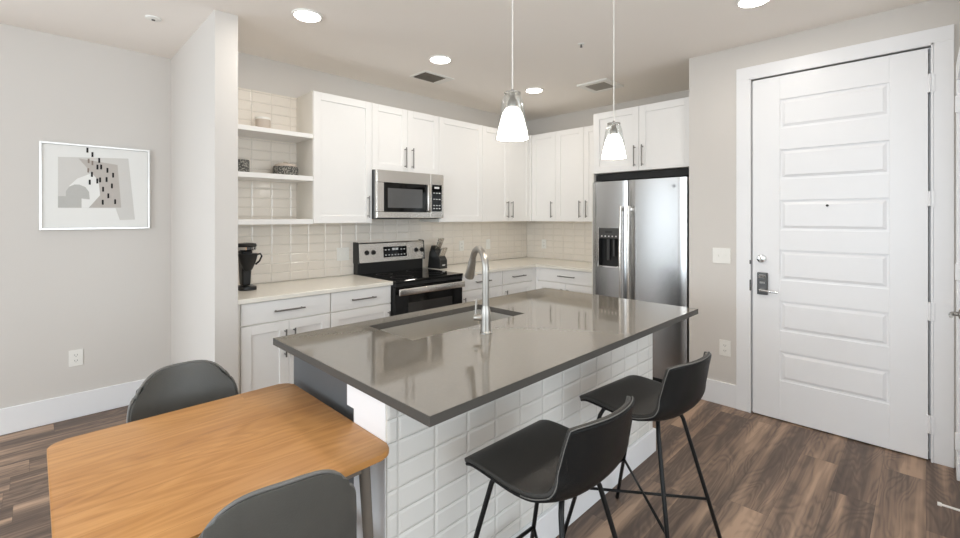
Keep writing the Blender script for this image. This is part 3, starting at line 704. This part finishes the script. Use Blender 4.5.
def make_stool():
    t = thing('bar_stool', (0, 0, 0), '', 'bar stool', 'bar stools at the island')
    prof = smooth_prof([(.205, .640), (.165, .652), (.08, .650), (-.02, .640), (-.10, .637), (-.160, .655), (-.195, .705), (-.212, .77), (-.224, .83), (-.235, .880)], 36)
    half = lambda v: .205+.012*math.sin(PI*min(1, v*1.4))-.030*max(0, v-.55)/.45
    wrap = lambda v: .050*max(0, min(1, (v-.38)/.35))**1.3
    drop = lambda v: .012*max(0, (v-.85)/.15)
    lift = lambda v: .030*math.exp(-((v-.52)/.16)**2)
    inner = shell_grid(prof, half, wrap, drop, off=.010, lift=lift); mid = shell_grid(prof, half, wrap, drop, off=0, lift=lift); outer = shell_grid(prof, half, wrap, drop, off=-.014, lift=lift)
    skin(inner, mid, 'seat_pad', LEATHER, t); skin(mid, outer, 'back_shell', LEATHERB, t)
    n = len(mid); edge = [mid[j][0]+Vector((-.002, 0, 0)) for j in range(int(n*.36), n)]+[p+Vector((0, 0, .002)) for p in mid[-1][1:-1]]+[mid[j][-1]+Vector((.002, 0, 0)) for j in range(n-1, int(n*.36), -1)]
    local_tube([p+Vector((0, -.004, -.0)) for p in edge], .0018, 'stitched_seam', STITCH, t, 6)
    # base: four legs, crossing braces and a footrest
    r = .0085
    FT = {'fl': (-.215, .285), 'fr': (.215, .285), 'rl': (-.225, -.235), 'rr': (.225, -.235)}
    TP = {'fl': (-.135, .135), 'fr': (.135, .135), 'rl': (-.10, -.105), 'rr': (.10, -.105)}
    def at(k, z):
        q = (.600-z)/.600; return Vector((TP[k][0]+(FT[k][0]-TP[k][0])*q, TP[k][1]+(FT[k][1]-TP[k][1])*q, z))
    for k in ('fl', 'fr', 'rl', 'rr'):
        sx = TP[k][0]
        p = [Vector((sx*.25, TP[k][1]*.6, .617)), Vector((sx*.7, TP[k][1]*.85, .612)), Vector((sx*.93, TP[k][1]*.98, .600)), at(k, .575), at(k, .3), at(k, 0)]
        lg = local_tube(p, r, 'leg', BLKMET, t)
    z = .235
    for a, b_ in (('fl', 'rr'), ('fr', 'rl')): local_tube([at(a, z), at(b_, z)], .006, 'brace', BLKMET, t, 10)
    local_tube([at('fl', z), at('fr', z)], .007, 'footrest', BLKMET, t, 10)
    mb = MB(); mb.box(-.09, .09, -.10, .11, .612, .626, .002); me = bpy.data.meshes.new('mount_plate'); mb.bm.to_mesh(me); mb.bm.free(); me.materials.append(BLKMET)
    o = bpy.data.objects.new('mount_plate', me); COL.objects.link(o); o.parent = t
    return t
s1 = make_stool(); s1.location = (1.20, .862, 0); s1.rotation_euler.z = math.radians(-1)
s1['label'] = 'black leather bar stool nearest the camera, at the table end of the island'
s2 = copy_tree(s1); s2.location = (1.895, .862, 0); s2.rotation_euler.z = math.radians(-5)
s2['label'] = 'black leather bar stool farther away, nearer the refrigerator and entry door'

def make_chair():
    t = thing('dining_chair', (0, 0, 0), '', 'dining chair', 'dining chairs at the oak table')
    prof = smooth_prof([(.215, .445), (.17, .462), (.08, .455), (-.03, .445), (-.12, .447), (-.175, .475), (-.205, .54), (-.222, .62), (-.238, .70), (-.252, .77), (-.262, .835)], 40)
    half = lambda v: .212-.032*max(0, v-.45)/.55-.014*max(0, (v-.85)/.15)**2
    wrap = lambda v: .045*max(0, min(1, (v-.35)/.3))**1.2
    drop = lambda v: .085*max(0, (v-.70)/.30)**1.5
    lift = lambda v: .028*math.exp(-((v-.48)/.15)**2)
    inner = shell_grid(prof, half, wrap, drop, off=.010, lift=lift); mid = shell_grid(prof, half, wrap, drop, lift=lift); outer = shell_grid(prof, half, wrap, drop, off=-.012, lift=lift)
    skin(inner, mid, 'seat_pad', GREYL, t); skin(mid, outer, 'back_shell', GREYL, t)
    n = len(mid); edge = [mid[j][0] for j in range(0, n)]+mid[-1][1:-1]+[mid[j][-1] for j in range(n-1, -1, -1)]
    lab(local_tube([p+Vector((math.copysign(.002, p.x), 0, .002)) for p in edge], .0048, 'piping', mat('pale_piping', (.16, .155, .145, 1), .5, vary=.1), t, 8), 'paler piping round the shell edge')
    for sx, sy in ((-1, 1), (1, 1), (-1, -1), (1, -1)):
        local_tube([Vector((sx*.06, sy*.06, .425)), Vector((sx*.12, sy*.11, .420)), Vector((sx*.135, sy*.125, .40)), Vector((sx*.20, sy*(.19 if sy > 0 else .22), 0))], .009, 'leg', BLKMET, t)
    return t
c1 = make_chair(); c1.location = (.443, 1.925, 0); c1.rotation_euler.z = math.radians(180)
c1['label'] = 'grey leather dining chair behind the oak table, nearer the picture wall'
c2 = copy_tree(c1); c2.location = (.452, 1.295, 0); c2.rotation_euler.z = math.radians(-9)
c2['label'] = 'grey leather dining chair in the foreground, seen from behind'

# ------------------------------------------------------------------ dining table
t = thing('dining_table', (.395, 1.54, 0), 'square honey-oak dining table pushed against the island end', 'table')
P = rrect(.032, .783, 1.145, 1.935, .045, 8)
m = MB(); m.prism(P, ZP, .720, .740, .005); m.build('tabletop', TABLEM, t, True)
m = MB()
for (x0, x1, y0, y1) in ((.12, .69, 1.215, 1.235), (.12, .69, 1.835, 1.855), (.10, .12, 1.215, 1.855), (.69, .71, 1.215, 1.855)): m.box(x0, x1, y0, y1, .665, .720)
m.build('apron', LEGW, t)
for sx, sy in ((.10, 1.215), (.722, 1.225), (.10, 1.855), (.722, 1.855)):
    ox = -.03 if sx < .4 else .03; oy = -.03 if sy < 1.5 else .03
    lg = MB().tube([(sx, sy, .7195), (sx+ox*.3, sy+oy*.3, .50), (sx+ox, sy+oy, 0)], [.018, .016, .011], 14).build('leg', LEGW, t, True)

# ------------------------------------------------------------------ coffee maker
cx_, cy_ = 1.115, 3.53
t = thing('coffee_maker', (cx_, cy_, .914), 'small black single-cup coffee maker with a silver-rimmed head', 'coffee maker')
MB().prism(rrect(cx_-.055, cx_+.055, cy_-.075, cy_+.08, .03, 6), ZP, .914, .940, .006).build('drip_base', BLACK, t, True)
m = MB(); m.hexa([(cx_-.028, cy_-.005, .943), (cx_+.028, cy_-.005, .943), (cx_+.028, cy_+.07, .943), (cx_-.028, cy_+.07, .943), (cx_-.038, cy_-.02, 1.200), (cx_+.038, cy_-.02, 1.200), (cx_+.038, cy_+.075, 1.200), (cx_-.038, cy_+.075, 1.200)], .008); m.build('column', BLACK, t, True)
fb = MB().lathe([(.020, 1.055), (.030, 1.065), (.052, 1.115), (.064, 1.165), (.066, 1.180)], (cx_, cy_-.03, 0), 28).build('filter_basket', BLACK, t, True)
MB().tube([(cx_+.05, cy_-.06, 1.172), (cx_+.070, cy_-.078, 1.178), (cx_+.078, cy_-.082, 1.160), (cx_+.066, cy_-.072, 1.125), (cx_+.045, cy_-.055, 1.10)], .0065, 10).build('basket_handle', BLACK, fb, True)
m = MB(); m.lathe([(.055, 1.201), (.068, 1.208), (.070, 1.228)], (cx_, cy_+.005, 0), 32); m.build('silver_rim', CHROME, t, True)
MB().lathe([(.066, 1.2285), (.071, 1.236), (.064, 1.252), (.02, 1.257), (.001, 1.257)], (cx_, cy_+.005, 0), 32).build('lid', BLACK, t, True)

# ------------------------------------------------------------------ knife block with knives
kx, ky = 3.00, 3.60
kb = thing('knife_block', (kx, ky, .914), 'slanted black knife block on the worktop right of the range', 'knife block')
m = MB(); prof_ = [(-.075, .914), (.100, .914), (.080, 1.07), (.050, 1.150), (-.015, 1.085), (-.075, 1.0)]
KR = math.radians(8)
def kf(a, b_, h):
    x, y = h*math.cos(KR)-a*math.sin(KR), h*math.sin(KR)+a*math.cos(KR); return (kx+x, ky+y, b_)
m.prism(prof_, kf, -.055, .055, .003); kbo = m.build('block', BLACK, kb)
m = MB(); m.hexa([kf(-.0765, .945, -.02), kf(-.0765, .945, .02), kf(-.0745, .945, .02), kf(-.0745, .945, -.02), kf(-.0765, .955, -.02), kf(-.0765, .955, .02), kf(-.0745, .955, .02), kf(-.0745, .955, -.02)]); m.build('maker_label', LETTER, kb)
ks = [(-.045, 1.035, h, .100, 'steak knife with steel handle in the low front row of the knife block') for h in (-.036, -.018, 0, .018, .036)] + [(.012, 1.105, h, .130, 'large knife with steel handle in the upper row of the knife block') for h in (-.032, -.008, .016, .036)]
first = None
for i, (a, z, h, ln, lb) in enumerate(ks):
    p0 = Vector(kf(a, z, h)); q = Vector(kf(a-.42*ln, z+.91*ln, h)) 
    k = thing('kitchen_knife', tuple(p0), lb, 'knife', 'steak knives in the front row' if i < 5 else 'large knives in the upper row')
    dv = (q-p0).normalized()
    MB().tube([p0-dv*.012, p0+dv*.012], [.0075, .0075], 8).build('bolster', STEELD, k, True)
    MB().tube([p0+dv*.012, p0+dv*ln*.5, q], [.0075, .0085, .0095], 10).build('handle', STEELH, k, True)

# ------------------------------------------------------------------ shelf ornaments
t = thing('candle', (1.262, 3.62, 2.107), 'beige candle jar with a pale rim on the top shelf', 'candle')
MB().lathe([(.050, 2.107), (.053, 2.112), (.053, 2.195), (.050, 2.195), (.049, 2.180), (.001, 2.180)], (1.262, 3.62, 0), 32).build('jar', CANDLE, t, True)
MB().lathe([(.0535, 2.1955), (.0545, 2.20), (.054, 2.212), (.049, 2.212)], (1.262, 3.62, 0), 32).build('rim', PLATE, t, True)
t = thing('woven_basket', (1.430, 3.61, 1.771), 'low round grey woven basket with a pale lid on the middle shelf', 'basket')
MB().lathe([(.088, 1.771), (.094, 1.785), (.095, 1.83), (.090, 1.845)], (1.43, 3.61, 0), 36).build('basket_body', WEAVE, t, True)
MB().lathe([(.082, 1.8455), (.080, 1.858), (.06, 1.868), (.02, 1.870), (.016, 1.885), (.001, 1.887)], (1.43, 3.61, 0), 32).build('lid', CANDLE, t, True)
tag(MB().lathe([(.050, 1.771), (.054, 1.78), (.054, 1.865), (.050, 1.872), (.046, 1.872), (.046, 1.80), (.001, 1.80)], (1.105, 3.61, 0), 32).build('woven_pot', WEAVE, None, True), 'tall grey woven pot half hidden by the partition on the middle shelf', 'pot')

# ------------------------------------------------------------------ framed picture
AX, AY, AZ = .345, YN, 1.664
t = thing('framed_picture', (AX, AY, 1.356), 'framed abstract print in greys with black dashes on the left wall', 'picture')
m = MB(); W2, H2 = .311, .308
for (x0, x1, z0, z1) in ((-W2, -W2+.014, -H2, H2), (W2-.014, W2, -H2, H2), (-W2+.014, W2-.014, -H2, -H2+.014), (-W2+.014, W2-.014, H2-.014, H2)):
    m.box(AX+x0, AX+x1, AY-.028, AY-.001, AZ+z0, AZ+z1, .0015)
m.build('frame', FRAMEM, t)
pp = MB().box(AX-W2+.0145, AX+W2-.0145, AY-.017, AY-.004, AZ-H2+.0145, AZ+H2-.0145).build('print', PAPER, t)
def flat(poly, lvl, m_, name):
    mb = MB(); mb.prism(poly, lambda a, b_, h: (AX+a, AY-h, AZ+b_), .0172+lvl*.0003, .0173+lvl*.0003+.0001); mb.build(name, m_, pp)
flat([(-.215, .207), (.178, .230), (.218, -.237), (.127, -.240), (.101, -.150), (-.215, -.152)], 0, ART1, 'pale_shape')
flat([(-.156, .007), (-.113, .060), (-.034, .104), (.004, .049), (.012, -.057), (-.051, -.150), (-.091, -.150), (-.150, -.07)], 1, PAPER, 'white_shape')
flat([(-.107, .205), (.113, .176), (.135, -.146), (-.051, -.149), (.012, -.057), (.004, .049), (-.034, .104)], 2, ART2, 'taupe_shape')
flat([(-.215, -.070), (-.091, -.068), (-.091, -.150), (-.215, -.152)], 3, ART3, 'block_shape')
flat([(-.174, -.073), (-.174, -.034), (-.156, -.001), (-.129, .016), (-.102, .016), (-.07, .0), (-.05, -.034), (-.046, -.089)], 4, ART3, 'dome_shape')
for x, z in [(-.059, .270), (-.031, .240), (.007, .201), (-.003, .151), (.018, .153), (.054, .131), (.087, .097), (-.034, .095), (-.046, .037), (-.004, .048), (.012, .057), (.049, .062), (.08, .016), (.029, -.011), (.059, -.059), (.027, -.108), (.099, -.102)]:
    MB().box(AX+x-.0055, AX+x+.0055, AY-.0192, AY-.0188, AZ+z-.018, AZ+z+.018).build('black_dash', INK, pp)
for x, z in [(-.052, .192), (-.031, .179), (-.054, .123)]: MB().box(AX+x-.005, AX+x+.005, AY-.0192, AY-.0188, AZ+z-.016, AZ+z+.016).build('brown_dash', INK2, pp)

# ------------------------------------------------------------------ outlets and switches
def plate(kind, face, p, c, z, w_, h_, label, gang):
    """face 'y' (plate faces -Y at y=p) or 'x' (faces -X at x=p); c = centre along the wall"""
    fn = (lambda u0, u1, d0, d1, z0, z1, mb, bev=0: mb.box(u0, u1, p-d1, p-d0, z0, z1, bev)) if face == 'y' else (lambda u0, u1, d0, d1, z0, z1, mb, bev=0: mb.box(p-d1, p-d0, u0, u1, z0, z1, bev))
    t = thing(kind, (c, p, z-h_/2) if face == 'y' else (p, c, z-h_/2), label, 'outlet' if kind == 'wall_outlet' else 'switch')
    mb = MB(); fn(c-w_/2, c+w_/2, 0, .006, z-h_/2, z+h_/2, mb, .0015); mb.build('cover_plate', PLATE, t)
    n = len(gang)
    for i, g_ in enumerate(gang):
        u = c+(i-(n-1)/2)*.046
        if g_ == 'o':
            for dz in (-.020, .020):
                mb = MB(); fn(u-.016, u+.016, .006, .0075, z+dz-.014, z+dz+.014, mb, .0005); s_ = mb.build('socket', PLATE, t)
                mb = MB(); fn(u-.008, u-.0055, .0075, .0079, z+dz-.003, z+dz+.007, mb); fn(u+.0055, u+.008, .0075, .0079, z+dz-.003, z+dz+.007, mb); fn(u-.002, u+.002, .0075, .0079, z+dz-.010, z+dz-.006, mb); mb.build('socket_slots', SLOT, s_)
        else:
            mb = MB(); fn(u-.006, u+.006, .006, .0072, z-.013, z+.013, mb); fn(u-.004, u+.004, .0072, .016, z-.002, z+.008, mb, .001); mb.build('toggle', PLATE, t)
plate('light_switch', 'x', 3.77, 1.118, 1.148, .126, .118, 'white double toggle switch on the wall between refrigerator and entry door', 'ss')
plate('wall_outlet', 'x', 3.77, 1.093, .44, .080, .120, 'white outlet low on the wall left of the entry door', 'o')
plate('wall_outlet', 'y', YN, .225, .430, .078, .116, 'white outlet low on the left wall below the picture', 'o')
plate('light_switch', 'y', 3.774, 2.012, 1.108, .122, .118, 'white double switch plate on the backsplash left of the range', 'ss')
plate('wall_outlet', 'y', 3.774, 3.49, 1.118, .072, .118, 'white outlet on the backsplash right of the knife block', 'o')
plate('light_switch', 'y', 3.774, 3.93, 1.118, .072, .118, 'white single switch plate on the backsplash behind the faucet', 's')
plate('wall_outlet', 'x', XE-.011, 3.49, 1.10, .072, .118, 'white outlet on the fridge-side backsplash near the corner', 'o')

# ------------------------------------------------------------------ ceiling fittings
for x, y, lb in ((1.24, 2.785, 'round recessed ceiling light nearest the partition wall'), (2.35, 2.795, 'middle recessed ceiling light of the row along the range wall'), (3.59, 2.80, 'recessed ceiling light nearest the room corner'), (3.02, .72, 'recessed ceiling light in front of the entry door')):
    t = thing('ceiling_light', (x, y, H-.012), lb, 'ceiling light')
    m = MB(); m.lathe([(.082, H-.010), (.090, H-.008), (.092, H)], (x, y, 0), 40); m.build('trim_ring', PLATE, t, True)
    MB().lathe([(.074, H-.014), (.080, H-.0103)], (x, y, 0), 40).build('diffuser', LAMPON, t, True)
    l = bpy.data.lights.new('lamp_glow', 'AREA'); l.shape = 'DISK'; l.size = .15; l.energy = 4; l.color = (1, .93, .84)
    o = bpy.data.objects.new('lamp_glow', l); COL.objects.link(o); o.parent = t; o.location = (0, 0, -.006)
t = thing('ceiling_vent', (2.60, 3.22, H-.010), 'small rectangular ceiling vent above the microwave cabinet', 'vent')
MB().box(2.44, 2.78, 3.10, 3.335, H-.006, H, .001).build('frame', PLATE, t)
m = MB()
for k in range(7): m.box(2.465, 2.69, 3.135+k*.026, 3.147+k*.026, H-.012, H-.006)
m.build('louvres', mat('louvre_grey', srgb(120, 114, 104), .6, vary=.03), t)
MB().box(2.46, 2.695, 3.13, 3.31, H-.0065, H-.0055).build('opening', SLOT, t)
t = thing('exhaust_vent', (3.91, 2.25, H-.02), 'square white ceiling exhaust grille above the refrigerator', 'vent')
m = MB()
for (x0, x1, y0, y1) in ((3.745, 3.80, 2.085, 2.405), (4.03, 4.085, 2.085, 2.405), (3.80, 4.03, 2.085, 2.14), (3.80, 4.03, 2.35, 2.405)): m.box(x0, x1, y0, y1, H-.018, H, .003)
m.build('frame', PLATE, t)
m = MB()
for k in range(11): m.box(3.802+k*.0208, 3.813+k*.0208, 2.14, 2.35, H-.015, H-.004)
m.build('grille', mat('vent_grey', srgb(170, 165, 155), .6, vary=.03), t)
t = thing('fire_sprinkler', (.555, 3.53, H-.02), 'small round white sprinkler cover on the ceiling above the picture', 'sprinkler')
MB().lathe([(.028, H-.012), (.042, H-.008), (.045, H)], (.555, 3.53, 0), 28).build('escutcheon', PLATE, t, True)
MB().lathe([(.006, H-.017), (.010, H-.016), (.010, H-.0122)], (.555, 3.53, 0), 16).build('sprinkler_head', STEELD, t, True)
t = thing('fire_sprinkler', (2.887, 1.813, H-.03), 'tiny sprinkler head on the ceiling between the two pendants and the corner', 'sprinkler')
MB().lathe([(.022, H-.005), (.026, H)], (2.887, 1.813, 0), 24).build('escutcheon', PLATE, t, True)
MB().lathe([(.010, H-.024), (.010, H-.021), (.005, H-.020), (.006, H-.0052)], (2.887, 1.813, 0), 12).build('nozzle', STEELD, t, True)

# ------------------------------------------------------------------ pendants
def make_pendant():
    t = thing('pendant_lamp', (0, 0, 0), '', 'pendant lamp', 'glass pendants over the island')
    D = .0
    def L_(prof, name, m_, par):
        mb = MB(); mb.lathe(prof, (0, 0, 0), 40); bmesh.ops.recalc_face_normals(mb.bm, faces=mb.bm.faces)
        me = bpy.data.meshes.new(name); mb.bm.to_mesh(me); mb.bm.free(); me.materials.append(m_)
        for p in me.polygons: p.use_smooth = True
        try: me.set_sharp_from_angle(angle=math.radians(38))
        except Exception: pass
        o = bpy.data.objects.new(name, me); COL.objects.link(o); o.parent = par; return o
    # heights relative to the bottom rim of the glass (z = 0)
    def ring(prof, name, m_, par):
        """open profile revolved and closed on itself (hollow glass)"""
        mb = MB(); n = 44; rows = []
        for r, h in prof: rows.append([mb.bm.verts.new((r*math.cos(2*PI*k/n), r*math.sin(2*PI*k/n), h)) for k in range(n)])
        for i in range(len(rows)):
            for k in range(n): mb.bm.faces.new([rows[i][k], rows[i][(k+1) % n], rows[(i+1) % len(rows)][(k+1) % n], rows[(i+1) % len(rows)][k]])
        bmesh.ops.recalc_face_normals(mb.bm, faces=mb.bm.faces)
        me = bpy.data.meshes.new(name); mb.bm.to_mesh(me); mb.bm.free(); me.materials.append(m_)
        for p in me.polygons: p.use_smooth = True
        o = bpy.data.objects.new(name, me); COL.objects.link(o); o.parent = par; return o
    ring([(.070, 0), (.061, .055), (.050, .12), (.044, .158), (.036, .178), (.033, .190), (.030, .190), (.033, .177), (.041, .157), (.047, .12), (.058, .055), (.067, 0)], 'glass_shade', GLASS, t)
    ring([(.0655, .003), (.055, .055), (.041, .105), (.028, .128), (.018, .131), (.018, .129), (.027, .126), (.039, .103), (.053, .055), (.0635, .003)], 'frosted_shade', FROST, t)
    L_([(.016, .120), (.020, .130), (.020, .158), (.012, .170), (.012, .186), (.034, .189), (.034, .193), (.010, .197), (.004, .206)], 'socket', NICKEL, t)
    L_([(.0028, .205), (.0028, H-1.765-.02)], 'cord', CORD, t)
    L_([(.055, H-1.765-.022), (.060, H-1.765-.018), (.060, H-1.765)], 'ceiling_canopy', NICKEL, t)
    l = bpy.data.lights.new('bulb_glow', 'POINT'); l.energy = 7; l.color = (1, .91, .80); l.shadow_soft_size = .02
    o = bpy.data.objects.new('bulb_glow', l); COL.objects.link(o); o.parent = t; o.location = (0, 0, .02)
    return t
p1 = make_pendant(); p1.location = (1.400, 1.205, 1.765); p1['label'] = 'lit clear glass pendant lamp over the near half of the island'
p2 = copy_tree(p1); p2.location = (2.245, 1.205, 1.765); p2['label'] = 'lit clear glass pendant lamp over the far half, before the refrigerator'
